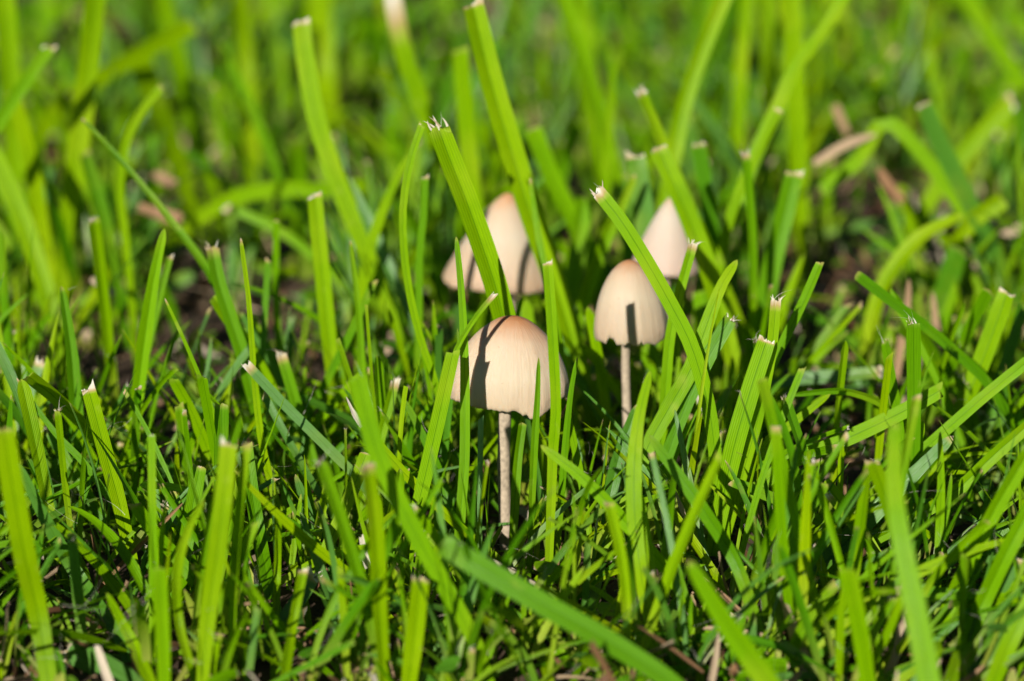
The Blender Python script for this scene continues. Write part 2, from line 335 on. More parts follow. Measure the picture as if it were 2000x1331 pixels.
def mushroom(label, apex_px, Y, hw, hpx, prof, stem_px, stem_w, mat, lob, rimf, tilt=(0, 0), stem_y=None, flat=.85):
    ap = at(*apex_px, Y); Rr = mm(hw, ap); Hh = mm(hpx, ap)/cp
    root = bpy.data.objects.new('mushroom', None); C.objects.link(root)
    base = at(*stem_px[-1], stem_y[-1] if stem_y else Y); root.location = base
    root['label'] = label; root['category'] = 'mushroom'; root['group'] = 'cream mushrooms in the grass'
    rx, ry = R(tilt[0]), R(tilt[1])
    Rx = np.array([[1, 0, 0], [0, math.cos(rx), -math.sin(rx)], [0, math.sin(rx), math.cos(rx)]])
    Ry = np.array([[math.cos(ry), 0, math.sin(ry)], [0, 1, 0], [-math.sin(ry), 0, math.cos(ry)]])
    M = Ry@Rx
    G, UV = lathe_grid(prof, Rr, Hh, lob, rimf); G[..., 1] *= flat
    Gw = G@M.T+ap-base
    # outer skin, rolled lip and inner skin in one closed shell
    nr = G.shape[0]; inner = G.copy(); inner[..., 2] -= .00035; inner[..., :2] *= .955
    rows = np.concatenate([G, inner[-1:]*.5+G[-1:]*.5+np.array([0, 0, -.00012]), inner[::-1][:nr-3]])
    acc = Acc(); acc.grid(rows@M.T+ap-base, np.concatenate([UV, UV[-1:], UV[::-1][:nr-3]]), 0, 0)
    link('cap', acc.mesh('cap', mat), root)
    # gills: thin radial plates under the cap
    acc = Acc(); k = 44; s = np.linspace(.12, .97, 14); idx = (s*(nr-1)).astype(int)
    for i in range(k):
        c = int(i*240/k); top = inner[idx, c]*np.array([.97, .97, 1]); low = top.copy(); low[:, 2] -= .0011*np.sin(np.linspace(.3, 3.0, 14)); low[:, :2] *= .93
        a = np.stack([top, low], 1); acc.grid(a@M.T+ap-base, np.zeros((14, 2, 2)), 0, 0)
    link('gills', acc.mesh('gills', M_gill), root, kind='stuff')
    # stem
    top = ap+M@np.array([0, 0, -Hh*.35]); ys = stem_y or [Y]*len(stem_px)
    P = spline([top]+[at(x, y, yy) for (x, y), yy in zip(stem_px, ys)]+[base+np.array([0, 0, -.004])], 40)
    T = nrmz(np.gradient(P, axis=0)); s0 = nrmz(np.cross(T, [0, 1, 0])); n0 = np.cross(T, s0); th = np.linspace(0, 2*np.pi, 25)
    rad = mm(stem_w, ap)/2*(1+.12*np.linspace(0, 1, 40)**3+.03*np.sin(np.linspace(0, 40, 40)))
    Gs = P[:, None]+(s0[:, None]*np.cos(th)[None, :, None]+n0[:, None]*np.sin(th)[None, :, None])*rad[:, None, None]-base
    acc = Acc(); acc.grid(Gs, np.zeros((40, 25, 2)), 0, 0); link('stem', acc.mesh('stem', M_stem), root)
    cap_pts.append(((Gw[8::8, ::8]+base).reshape(-1, 3), Y, Rr))
    return root
def bumps(*b): return lambda th: sum(a*np.exp(-(((th-c+np.pi) % (2*np.pi)-np.pi)/s)**2) for a, c, s in b)
def ragged(seed, amp, nick=(), wave=()):
    r = np.random.default_rng(seed); fr = [(int(f_), r.uniform(0, 6.28), r.uniform(.3, 1)) for f_ in (3, 5, 8, 13, 21, 34, 47, 60, 73, 85)]
    def fn(th):
        z = sum(a*np.sin(k*th+p)/k**.45 for k, p, a in fr)*amp
        for c, s, a in nick: z = z-a*np.clip(1-(np.abs((th-c+np.pi) % (2*np.pi)-np.pi)/s)**2, 0, 1)**.6
        for c, s, a in wave: z = z+a*np.exp(-(((th-c+np.pi) % (2*np.pi)-np.pi)/s)**2)
        return z
    return fn
P_cone = [(0, 0), (.12, .012), (.26, .048), (.44, .135), (.64, .27), (.81, .45), (.93, .66), (.985, .85), (1, 1)]
P_bell = [(0, 0), (.12, .01), (.30, .06), (.52, .17), (.72, .34), (.87, .54), (.955, .74), (.99, .89), (.985, 1)]
P_tall = [(0, 0), (.07, .015), (.2, .09), (.38, .24), (.57, .43), (.74, .62), (.88, .81), (.97, .94), (1, 1)]
mushroom('largest cream mushroom in sharp focus with an orange tip, standing in front of the others', (1002, 617), 0, 117, 162, P_cone,
         [(987, 800), (984, 900), (986, 990), (989, 1062)], 25, M_cap1, bumps((.05, .50, .22), (.03, 1.35, .4), (-.02, -.2, .5), (.03, -1.2, .4)),
         ragged(3, .017, nick=((.12, .10, .03), (.3, .05, .03)), wave=((.42, .22, .07), (1.1, .3, -.11), (-.9, .4, -.03))), tilt=(2, 2.5), flat=.68)
mushroom('bell shaped cream mushroom with a torn lower rim and a dark blade shadow', (1229, 508), .017, 73, 146, P_bell,
         [(1222, 690), (1224, 790), (1229, 972)], 17, M_cap2, bumps((-.03, .7, .4), (.02, -.8, .5)),
         ragged(11, .016, nick=((-.62, .17, .085), (-.1, .09, .03), (.25, .05, .03)), wave=((.75, .15, .03),)), tilt=(0, -2))
mushroom('rear cream mushroom whose cap is crossed by two wide grass blades', (993, 377), .058, 112, 168, P_tall,
         [(998, 590), (1000, 650), (1006, 760)], 17, M_cap3, bumps((.02, .4, .4), (-.03, 1.1, .4), (.05, -1.4, .5)),
         ragged(23, .008, wave=((-1.1, .5, .03),)), tilt=(0, 4))
mushroom('palest cone shaped mushroom behind the bell shaped one, half hidden by blades', (1311, 386), .052, 70, 136, P_tall,
         [(1301, 560), (1296, 660), (1290, 800)], 15, M_cap4, bumps((.02, .3, .4), (-.04, 1.2, .5)), ragged(31, .008), tilt=(0, 3))
#@@HEROES
# ------------------------------------------------------------------ single blades, read off the photograph
# far left
H('broad upright blade running out of the top edge at far left', [(135, 430), (150, 300), (172, 130), (188, -30)], 42, .10, .10, tip='round', fold=.15, tint=.15)
H('blurred blade lying slantwise with a rounded end, crossing behind the broad upright blade', [(40, 330), (110, 215), (190, 155), (290, 95), (378, 48)], 34, .16, .15, tip='round', fold=.1, tint=.12)
H('thin blade with a brown blunt tip curving right above the bare soil', [(243, 450), (234, 360), (250, 270), (285, 205), (316, 170)], 17, .07, .07, tint=.2)
H('long thin dark green blade slanting from upper left, with a small white tip', [(430, 580), (400, 520), (340, 440), (250, 330), (160, 232)], 22, .03, .045, tip='long', fold=.35, tint=.62)
H('dark blade with a pale tip slanting in from the left edge near the top', [(-60, 330), (0, 235), (50, 160), (98, 90)], 26, .085, tint=.45)
H('wide blade leaning out past the left edge above mid height', [(120, 690), (108, 630), (75, 520), (30, 395), (-40, 250)], 38, .07, .08, tip='round', tint=.18)
H('short dark blade with a fawn tip left of the curving thin blade', [(230, 580), (205, 440), (165, 300)], 26, .09, tint=.6)
H('fat blurred blade hanging over the dark hollow at upper left', [(385, 430), (345, 310), (300, 190), (262, 95)], 42, .17, .16, tip='round', fold=.1, tint=.15)
H('blurred blade right of the fat one over the dark hollow', [(430, 440), (380, 250), (340, 90), (310, -30)], 34, .18, tip='round', fold=.15, tint=.25)
H('blade with a white tip and a broad upper part above a narrow sheath', [(735, 540), (690, 430), (650, 330), (618, 230), (600, 140), (588, 42)], 38, .065, .07, fold=.12, tint=.2, base=.4, phi=5)
H('hazy upright blade leaving the top edge left of the white tipped broad one', [(500, 400), (480, 160), (466, -30)], 32, .2, tip='round', tint=.1)
H('very wide hazy bright blade at the top right of the white tipped broad one', [(650, 330), (632, 150), (622, -30)], 46, .23, tip='round', tint=.08, fold=.1)
H('thin hazy blade slanting down right across the upper left turf', [(585, 480), (520, 280), (430, 80)], 20, .14, tip='pt', tint=.5)
H('bluish blade beside the white tipped sheath', [(735, 470), (700, 390), (655, 315)], 24, .065, tip='pt', tint=.95)
H('pale yellowish bent blade near the left edge beside the broad upright one', [(80, 430), (58, 300), (25, 180)], 30, .1, tip='round', tint=.05)
H('hazy wide blade at the top left corner', [(30, 330), (18, 120), (5, -40)], 40, .14, tip='round', tint=.2)
H('hazy blade running level across the turf left of the rear mushroom', [(440, 395), (540, 370), (640, 372), (720, 360)], 30, .12, .11, tip='round', fold=.1, tint=.25, flat=False)
H('slim bright blade leaning right behind the thin arching blade near the rear mushroom', [(690, 640), (725, 480), (765, 370), (800, 300)], 22, .06, tip='pt', tint=.15)
# behind the mushrooms
H('widest folded blade with a mown white tip, passing right of the rear cap', [(1135, 730), (1110, 640), (1078, 540), (1035, 415), (1000, 300), (960, 165), (922, 8)], 46, .040, .046, fold=.55, tint=.16, phi=-8, base=.6)
H('wide blade with a split whitish tip crossing in front of the rear cap', [(985, 625), (968, 560), (940, 475), (908, 385), (878, 310), (856, 250)], 46, .008, .009, tip='fray', tint=.22, fold=.55, phi=-5, base=.7)
H('slim arching blade just left of the split tipped one', [(868, 820), (850, 745), (815, 640), (792, 520), (787, 410), (800, 320), (824, 243)], 15, .008, .012, tint=.25, fold=.2)
H('short slim blade with a pale tip standing between the slim arch and the rear cap', [(818, 640), (820, 500), (828, 420), (831, 345)], 15, .035, tint=.55)
H('blurred blade with a glaring white upper end touching the top edge', [(905, 430), (855, 290), (815, 180), (785, 90), (766, -10)], 36, .12, fold=.1, tint=.2, dryend=.012, phi=0)
H('upright blurred blade left of the widest folded blade', [(930, 430), (912, 250), (900, 95)], 34, .10, tint=.25)
H('needle thin blade with a white point standing before the right side of the rear cap', [(1100, 700), (1075, 580), (1058, 490), (1045, 410), (1036, 348)], 15, .022, .03, tip='pt', tint=.4, fold=.4)
H('straight blade with a tiny white cut end passing before the right of the front cap', [(1076, 1000), (1080, 890), (1086, 800), (1082, 700), (1076, 600), (1070, 512)], 21, [-.018, -.018, -.018, -.0178, -.0172, -.0165], None, tint=.28, fold=.4, phi=6)
H('long slanting blade with a hairy white end crossing before the bell shaped cap', [(1398, 900), (1385, 800), (1352, 680), (1310, 595), (1262, 510), (1212, 430), (1167, 373)], 30, -.004, .002, tip='fray', tint=.3, fold=.12, phi=0)
H('folded blade with a mown white end crossing before the palest cap', [(1425, 680), (1400, 580), (1368, 485), (1330, 390), (1305, 335), (1286, 290)], 38, .040, .045, tint=.2, fold=.42, phi=-6)
H('slim blade with a curled pale tip above the mown folded blade', [(1385, 500), (1340, 395), (1295, 285), (1250, 178)], 24, .062, tip='fray', tint=.25)
H('pale blade with a broad white cut end left of the mown folded blade', [(1268, 560), (1258, 420), (1241, 305)], 40, .06, fold=.12, tint=.75, phi=0)
H('long arching folded blade leaving the top edge above the palest cap', [(1290, 460), (1312, 320), (1340, 190), (1380, 75), (1420, -20)], 32, .09, .1, tip='round', fold=.4, tint=.2)
H('bent blade with a white sun glint, leaving the top edge right of centre', [(1440, 400), (1478, 295), (1518, 210), (1552, 135), (1605, 65), (1660, -20)], 26, .08, .09, tip='round', fold=.1, tint=.3, tw=70)
H('slim upright blade with a fawn tip right below the white glint', [(1400, 560), (1425, 430), (1470, 320), (1523, 213)], 20, .06, tint=.2)
H('hazy vertical blade leaving the top edge just right of the white glint', [(1562, 380), (1553, 180), (1545, -20)], 38, .13, tip='round', tint=.18)
H('short wide grooved blade with a square white cut end, right of the palest mushroom', [(1480, 660), (1510, 510), (1532, 420), (1552, 336)], 38, .058, .06, tint=.55, fold=.4, phi=0)
H('thin upright blade with two white splinters at its tip', [(1470, 640), (1470, 480), (1462, 370), (1456, 300)], 17, .05, tip='fray', tint=.5)
H('pale short blade with a slanted cut top behind the palest mushroom', [(1400, 520), (1384, 410), (1364, 280)], 30, .07, tint=.7, fold=.1)
H('cool green blade slanting down right from a pale tip in the right turf', [(1985, 600), (1950, 510), (1900, 410), (1845, 300), (1803, 203)], 34, .09, tint=.8, fold=.08)
H('yellowish blade slanting up right to a pale tip near the right edge', [(1770, 480), (1830, 370), (1900, 280), (1978, 196)], 34, .13, tint=.15)
H('hazy blade slanting in the top right corner', [(2010, 180), (1950, 90), (1880, -20)], 30, .2, tip='round', tint=.3)
H('short leaf lying over dark soil in the right turf', [(1740, 240), (1680, 310), (1605, 375)], 28, .1, tip='round', tint=.3, fold=.1)
H('hazy upright blade above the palest cap, right of the arching folded one', [(1440, 330), (1445, 160), (1460, -20)], 26, .15, tip='round', tint=.2)
H('hazy yellow blade beside the vertical one at the top right of centre', [(1500, 340), (1500, 150), (1498, -20)], 32, .17, tip='round', tint=.1)
H('hazy narrow blade slanting left above the slanting hairy blade', [(1200, 330), (1150, 150), (1095, -20)], 30, .13, tip='round', tint=.3)
H('hazy thin blade standing at the top just left of the curled tip', [(1180, 420), (1190, 250), (1200, 110)], 18, .11, tip='pt', tint=.3)
H('hazy blade at the top between the widest folded blade and the hairy blade', [(1160, 300), (1140, 120), (1130, -20)], 36, .18, tip='round', tint=.3)
H('slanted blade with white specks left of the bell shaped cap', [(1125, 640), (1150, 560), (1180, 475), (1215, 400), (1240, 340)], 26, .055, tip='pt', tint=.3)
H('blade in shade slanting down right between the rear and the palest caps', [(1160, 520), (1120, 430), (1075, 340), (1040, 250)], 34, .09, tip='round', tint=.35)
H('yellow lit blade arching over the right turf', [(1690, 700), (1720, 570), (1790, 470), (1880, 420)], 30, .07, tip='pt', tint=.05)
H('bright yellow green blade standing behind the dark folded blade at right', [(1850, 640), (1850, 540), (1890, 440), (1960, 390)], 34, .09, tip='round', tint=.05)
# left middle
H('dark needle blade standing alone near the left edge', [(158, 900), (146, 780), (140, 700), (131, 630), (120, 560)], 26, .010, .012, tip='pt', tint=.6, fold=.45)
H('tall folded blade with a double point left of the hollow', [(255, 920), (268, 780), (284, 650), (302, 535), (321, 447)], 27, .014, .016, tip='pt', tint=.35, fold=.45, phi=0)
H('slim blade with a pale blunt tip just right of the double pointed one', [(280, 720), (310, 590), (333, 500)], 12, .03, tint=.4)
H('slim needle leaning left with a white point right of the double pointed blade', [(442, 890), (430, 845), (400, 760), (358, 660), (322, 583)], 14, -.003, .0, tip='long', tint=.3, fold=.3)
H('dark blade with a split fawn tip below the long thin slanting one', [(500, 800), (475, 700), (445, 610), (425, 545), (414, 484)], 28, .02, .022, tip='fray', tint=.55, fold=.35)
H('very long slim yellow green blade with a white joint near its point', [(598, 1190), (578, 1120), (545, 1000), (512, 870), (496, 730), (486, 590), (470, 465)], 21, -.004, .002, tip='long', tint=.1, fold=.2, phi=0)
H('straight blade with a squared white tip standing alone in the left hollow', [(660, 860), (652, 750), (640, 640), (628, 520), (614, 380)], 31, .034, .036, tint=.2, fold=.3, phi=0)
H('narrow dim blade left of the squared white tipped blade', [(548, 760), (540, 580), (540, 430)], 13, .05, tip='round', tint=.45)
H('needle thin blade right of the squared white tipped blade', [(708, 740), (700, 610), (684, 470)], 14, .02, tip='pt', tint=.4)
H('bluish straight blade with curly white fibres, crossing the long slim yellow one', [(720, 960), (660, 895), (600, 835), (545, 780), (482, 712)], 20, -.004, -.002, tip='fray', tint=1.0, fold=.15, phi=0)
H('thin dark stalk slanting from the left edge with a white speck at its tip', [(225, 990), (165, 905), (112, 850), (70, 795), (32, 738)], 13, -.008, tip='pt', tint=.55)
H('frosted pale blade pointing up right beside the left edge', [(5, 880), (45, 800), (80, 705)], 22, .018, tip='fray', tint=.95, fold=.2)
H('blade with a torn white rimmed rounded tip at lower left', [(250, 1060), (232, 980), (210, 900), (190, 825), (172, 758)], 30, -.012, tint=.15, fold=.2, tip='cut', phi=0, dryend=.001)
H('pale edged pair blade tucked below the double pointed one', [(262, 940), (264, 840), (270, 756)], 15, .004, tint=.7)
H('small dark cut blade behind the thin dark stalk at left', [(150, 930), (125, 890), (97, 838)], 22, .004, tint=.65)
H('blade with tattered white threads right of the bluish straight blade', [(620, 930), (590, 830), (548, 690)], 22, .016, tip='fray', tint=.5)
H('bluish arching blade bending low over the brown litter', [(330, 915), (385, 872), (450, 843), (550, 822)], 16, .026, tip='pt', tint=.9, flat=False)
H('dark slim blade leaning right in the hollow between two upright blades', [(640, 740), (690, 640), (730, 550)], 16, .028, tint=.6)
H('dim blade leaning left behind the bluish straight blade', [(585, 790), (525, 690), (470, 610)], 26, .03, tip='pt', tint=.85)
# around the front mushroom
H('needle blade before the left edge of the front cap, broad and shaded below', [(900, 1000), (907, 900), (908, 790), (907, 690), (901, 570), (891, 463)], 27, -.012, -.006, tip='long', tint=.4, fold=.3, phi=0)
H('thin curved blade with a white tip arching over the left of the front cap', [(870, 780), (888, 692), (908, 652), (936, 610), (967, 574)], 11, -.011, -.007, tint=.3, tip='cut', dryend=.002, fold=.3)
H('flat topped blade with a straight cut end just left of the front cap', [(828, 940), (850, 845), (870, 755), (885, 687)], 29, -.014, -.013, tint=.3, fold=.1, phi=0)
H('small needle standing before the lower right of the front cap', [(1038, 990), (1043, 870), (1049, 775), (1052, 698)], 14, -.013, tip='pt', tint=.5, fold=.3)
H('needle leaning right just beyond the right rim of the front cap', [(1098, 960), (1106, 860), (1116, 765), (1128, 697)], 14, -.008, tip='pt', tint=.55, fold=.3)
H('blunt blade standing right against the front stem', [(998, 1100), (1004, 1000), (1010, 905), (1020, 826)], 17, -.010, tip='round', tint=.4, fold=.25)
H('blade with a torn hairy tip rising left below the front cap', [(728, 900), (752, 820), (772, 742)], 20, .004, tip='fray', tint=.25)
H('bright blade leaning right below the hairy one', [(650, 1045), (688, 960), (716, 885)], 25, -.018, tip='round', tint=.15)
H('long yellow green blade slanting down right to the foot of the front stem', [(1010, 1125), (940, 1065), (874, 1008), (790, 925), (735, 862), (690, 800)], 19, -.014, -.012, tip='fray', tint=.05, fold=.3)
H('dark curved blade left of the front stem', [(905, 1100), (880, 990), (840, 880), (790, 780)], 20, -.002, tip='pt', tint=.65)
H('long slightly blurred blade slanting down right across the lower middle', [(1395, 1270), (1310, 1125), (1230, 1030), (1140, 935), (1056, 870)], 27, -.032, -.026, tip='pt', tint=.35, fold=.2)
H('pale wide veined blade with a silver sheen right of the front stem', [(1145, 1210), (1165, 1100), (1185, 1000), (1208, 895), (1246, 790)], 36, -.006, .002, tip='pt', tint=.8, fold=.2, phi=-12)
H('soft focused upright blade between the front and the bell shaped mushrooms', [(1285, 1290), (1250, 1110), (1238, 960), (1246, 830), (1270, 725)], 30, -.036, -.024, tip='pt', tint=.2, fold=.1)
H('long leaning blade with a curly brown tip right of the bell shaped mushroom', [(1225, 980), (1262, 880), (1308, 795), (1350, 720), (1380, 635), (1408, 560), (1440, 508)], 32, -.006, .004, tip='pt', tint=.25, fold=.12, phi=0)
H('slim blade with a white splintered tip before the right edge of the bell shaped cap', [(1298, 780), (1308, 660), (1326, 575), (1354, 475)], 20, .006, tip='fray', tint=.3, fold=.3)
H('dark shaded blade slanting down right in the lower right middle', [(1490, 1260), (1440, 1105), (1370, 990), (1320, 920), (1268, 850)], 28, -.032, -.028, tip='pt', tint=.6)
H('wide blade with a white torn corner at right of centre', [(1405, 1010), (1432, 880), (1465, 765), (1498, 664)], 38, -.006, -.004, tint=.3, fold=.12, phi=0)
H('narrow forked blade with a white splinter rising from the torn wide one', [(1450, 930), (1482, 810), (1506, 690), (1516, 584)], 22, -.004, -.002, tip='fray', tint=.2)
H('slim dark pointed blade leaning right behind the forked blade', [(1475, 790), (1525, 682), (1570, 590), (1603, 513)], 18, .006, tip='cut', tint=.45, fold=.4)
H('dark folded blade slanting down right over the deep shade', [(1930, 750), (1880, 700), (1810, 640), (1740, 588), (1672, 536)], 21, .018, tip='cut', tint=.65, fold=.4)
H('broad folded blade with a square white end near the right edge', [(1840, 900), (1880, 800), (1925, 690), (1968, 570)], 36, .022, tint=.2, fold=.35)
H('low blade with a slanted cut end reaching right over dark soil', [(1525, 915), (1600, 880), (1680, 845), (1760, 806), (1838, 762)], 31, -.002, tint=.3, fold=.2, phi=0)
H('long folded blade sweeping up to the right edge', [(1735, 930), (1790, 890), (1850, 838), (1930, 768), (2040, 680)], 23, -.002, tip='round', tint=.35, fold=.4)
H('long wide glaucous blade with a silver white point', [(1440, 1260), (1500, 1205), (1560, 1150), (1640, 1072), (1710, 1000), (1790, 922), (1862, 852)], 38, -.014, -.010, tip='pt', tint=.85, fold=.2, phi=0)
H('long blade crossing below the glaucous one towards the right edge', [(1640, 1100), (1700, 1060), (1780, 1015), (1870, 955), (1940, 890), (2020, 820)], 24, -.016, tip='round', tint=.3)
H('upright straight blade standing alone near the right edge', [(1828, 1200), (1834, 1060), (1838, 950), (1836, 843)], 17, -.024, tip='pt', tint=.3, fold=.3)
H('thin upright blade right beside the straight standing one', [(1812, 1230), (1832, 1120), (1848, 1020), (1858, 924)], 12, -.024, tip='pt', tint=.4)
H('dark blade slanting down right from a square tip right of centre', [(1640, 1050), (1560, 995), (1490, 965), (1428, 940)], 22, -.010, tint=.6, fold=.2)
H('slim stalk with a white flaky tip before the glaucous blade', [(1760, 1150), (1700, 1075), (1655, 1015), (1616, 964)], 13, -.022, tip='fray', tint=.55)
H('short yellowish blade with a long white hair at its tip', [(1630, 1220), (1612, 1130), (1590, 1066)], 19, -.022, tip='fray', tint=.08)
H('bluish slim upright blade under the leaning blade with the curly tip', [(1352, 960), (1335, 880), (1318, 800)], 14, -.012, tip='pt', tint=1.0)
H('thin level leaf above the low cut blade', [(1740, 800), (1660, 765), (1600, 765), (1545, 772)], 16, .004, tip='pt', tint=.55, phi=40)
H('bright narrow leaf joining the forked blade to the low cut blade', [(1490, 880), (1545, 830), (1622, 770)], 20, .002, tip='pt', tint=.15)
# foreground
H('big soft focused blade rising along the left edge', [(98, 1350), (75, 1205), (48, 1085), (26, 960), (6, 838)], 44, -.046, -.05, tint=.12, fold=.1, phi=0)
H('soft focused broad blade with a pale cut top at lower left', [(392, 1350), (408, 1190), (425, 1070), (438, 960), (447, 866)], 36, -.05, -.048, tint=.12, fold=.1, phi=0)
H('blade with a comb like cut end behind the broad soft one at lower left', [(345, 1190), (360, 1080), (376, 990), (390, 910)], 30, -.02, tint=.45, fold=.2, phi=0)
H('curved soft blade bending to the bottom edge at lower left', [(385, 1350), (350, 1220), (345, 1120), (365, 1040), (398, 975)], 20, -.044, tip='pt', tint=.25)
H('dark grooved blade with a torn top at lower left of centre', [(528, 1170), (505, 1045), (490, 950), (480, 868)], 28, -.014, tint=.6, fold=.3)
H('blade with a square dark end slanting down right at lower left', [(480, 1300), (420, 1190), (350, 1095), (300, 1040), (263, 985)], 27, -.022, tint=.35, fold=.15, phi=0)
H('small blade with white bristles at its end at lower left', [(355, 1110), (338, 1045), (320, 985)], 17, -.012, tip='fray', tint=.2)
H('bluish folded blade slanting down right from the left edge', [(230, 1240), (160, 1135), (95, 1025), (36, 905)], 28, -.024, tip='pt', tint=.85, fold=.4)
H('soft focused short blade at the bottom left of the broad soft one', [(322, 1350), (318, 1230), (312, 1108)], 28, -.056, tip='round', tint=.3)
H('soft bright blade slanting to the bottom edge at left', [(300, 1350), (258, 1255), (208, 1158)], 25, -.044, tip='pt', tint=.2)
H('slim dark blade bending to the bottom left corner', [(82, 1350), (42, 1265), (-8, 1180)], 18, -.042, tip='pt', tint=.5)
H('bluish broad leaf lying on the soil with a ragged pale end, bottom left', [(275, 1345), (240, 1318), (185, 1292), (128, 1272)], 46, -.034, -.034, tint=1.0, fold=.1, phi=25, ground=False)
H('soft slim blade with a pale tip at the bottom left of centre', [(552, 1350), (570, 1225), (592, 1112)], 20, -.044, tip='cut', tint=.15)
H('short needle beside the long slim yellow green blade', [(572, 1090), (582, 1020), (588, 965)], 13, -.012, tip='pt', tint=.3)
H('narrow upright blade left of the long slim yellow green one', [(534, 1290), (540, 1150), (544, 1000)], 14, -.026, tip='cut', tint=.2)
H('bluish blade slanting down right below the bluish straight one', [(665, 1220), (620, 1100), (586, 1000)], 20, -.026, tip='pt', tint=.95)
H('pale veined leaf lying slantwise at the bottom left of centre', [(400, 1340), (470, 1285), (545, 1240), (595, 1205)], 38, -.034, -.03, tint=.95, tip='cut', phi=-30, ground=False, fold=.15)
H('pale leaf with torn silvery veins above the lying veined leaf', [(550, 1225), (585, 1170), (614, 1122)], 32, -.03, -.026, tip='fray', tint=.95, fold=.15)
H('soft focused pale tipped blade rising at lower middle left', [(752, 1350), (740, 1180), (732, 1030), (716, 905)], 30, -.05, tip='round', tint=.12, dryend=.002)
H('big soft blade leaning left towards the bluish straight one', [(860, 1130), (790, 1000), (735, 880), (698, 735)], 36, -.048, -.046, tip='round', tint=.35, fold=.1)
H('big dark soft blade slanting across the bottom middle', [(1330, 1350), (1200, 1260), (1060, 1180), (950, 1115), (862, 1062)], 44, -.06, -.056, tip='round', tint=.6, fold=.25, phi=0)
H('soft upright blade with a white cut end at bottom middle left', [(800, 1320), (812, 1220), (822, 1128)], 36, -.05, tint=.12, phi=0)
H('widest soft focused blade in the foreground at lower right', [(1820, 1360), (1788, 1190), (1758, 1040), (1746, 930), (1748, 825)], 62, -.072, -.06, tip='long', tint=.35, fold=.08, phi=0)
H('soft upright blade left of the widest foreground one', [(1700, 1360), (1680, 1230), (1655, 1110)], 34, -.056, tip='round', tint=.3)
H('soft folded blade rising to the right edge at lower right', [(1800, 1350), (1840, 1215), (1890, 1100), (1940, 1000), (2010, 880)], 30, -.034, tip='round', tint=.3, fold=.4)
H('dim soft blade parallel to the folded one at lower right', [(1850, 1350), (1900, 1220), (1960, 1090), (2030, 960)], 34, -.04, tip='round', tint=.4, fold=.3)
H('frosted broad blade with a pinkish cut end near the bottom right corner', [(1900, 1300), (1925, 1210), (1955, 1140), (1986, 1088)], 38, -.036, tint=1.0, fold=.1, phi=0, dryend=.001)
H('thin round stalk beside the widest foreground blade', [(1722, 1350), (1712, 1250), (1702, 1140), (1695, 1040)], 11, -.042, tip='pt', tint=.4)
H('soft blade in the bottom right corner', [(1930, 1360), (1970, 1260), (2030, 1140)], 34, -.05, tip='round', tint=.3)
H('hazy blade rising from the bottom edge below the front stem', [(1075, 1340), (1055, 1260), (1035, 1185)], 22, -.03, tip='pt', tint=.15)
H('wide hazy blade leaning left at the bottom right of the middle', [(1520, 1360), (1420, 1220), (1345, 1095)], 44, -.066, tip='pt', tint=.4, fold=.1)
H('slim blade rising right from the bottom edge at right of middle', [(1325, 1345), (1345, 1250), (1378, 1175)], 18, -.034, tip='pt', tint=.3)
H('bright short blade low between the slanting blades at right of middle', [(1370, 1300), (1385, 1200), (1400, 1110)], 20, -.024, tip='pt', tint=.1)
H('pale bluish strip lying near the bottom right of middle', [(1425, 1350), (1520, 1325), (1640, 1318)], 18, -.044, tip='pt', tint=.95, ground=False)
# ------------------------------------------------------------------ dead bits and litter
def D(name, label, pts, w, Y, t, tip='pt', phi=0, fold=.3, tw=0, cat='dead leaf', ground=False, yt=None):
    w = w*.7 if w > 18 else w
    if Y > .05 and t > .5: t *= .72
    return H(label, pts, w, Y, Y if yt is None else yt, tip=tip, phi=phi, fold=fold, tint=t, tw=tw, name=name, cat=cat, dead=True, ground=ground)
D('dry_straw', 'orange brown dry straw slanting up right at lower left', [(180, 1165), (235, 1105), (290, 1050), (358, 982)], 9, -.022, .28, fold=.6, cat='dry straw')
D('dead_leaf', 'rust brown curled strip standing between blades right of the front stem', [(1088, 1185), (1090, 1120), (1098, 1060)], 11, -.012, .12, fold=.7, tw=60)
D('dead_leaf', 'brown twisted tendril right of centre', [(1448, 1135), (1472, 1080), (1484, 1030), (1480, 995)], 8, -.008, .2, fold=.6, tw=120)
D('dead_leaf', 'whitish papery sheath behind the leaning blade with the curly tip', [(1372, 800), (1362, 750), (1350, 690)], 30, .03, 1.0, tip='round', fold=.3)
D('dead_leaf', 'withered brown leaf standing left of the bell shaped mushroom', [(1168, 740), (1155, 660), (1140, 590)], 34, .062, .4, tip='round', fold=.4, ground=True)
D('dry_straw', 'yellow orange stalk in the right turf', [(1745, 770), (1757, 690), (1772, 600), (1775, 545)], 16, .05, .45, fold=.5, cat='dry straw', ground=True)
D('dry_straw', 'pinkish brown stalk right of the yellow orange stalk', [(1838, 745), (1828, 640), (1822, 570)], 17, .06, .5, fold=.5, cat='dry straw', ground=True)
H('pale grey green level blade with a tan end over the deep shade', [(1480, 762), (1560, 742), (1640, 735), (1726, 727)], 25, .035, .034, tip='cut', phi=20, tint=1.0, ground=False, dryend=.002)
D('dead_leaf', 'tan folded leaf tip in the right turf', [(1590, 320), (1650, 285), (1712, 262)], 26, .1, .8, phi=20)
D('dead_leaf', 'reddish brown leaf flake over the dark soil at right', [(1715, 330), (1740, 370), (1765, 395)], 28, .1, .3, tip='round', phi=20)
D('dead_leaf', 'tan strip leaning in the blurred right turf', [(1655, 262), (1640, 228), (1630, 205)], 24, .13, .6, tip='round')
D('dead_leaf', 'pale curved flake near the right edge', [(1935, 425), (1965, 452), (2010, 440)], 26, .1, .95, tip='round', fold=.2)
D('dead_leaf', 'round tan flake in the top right turf', [(1745, 95), (1752, 120), (1760, 140)], 30, .22, .8, tip='round')
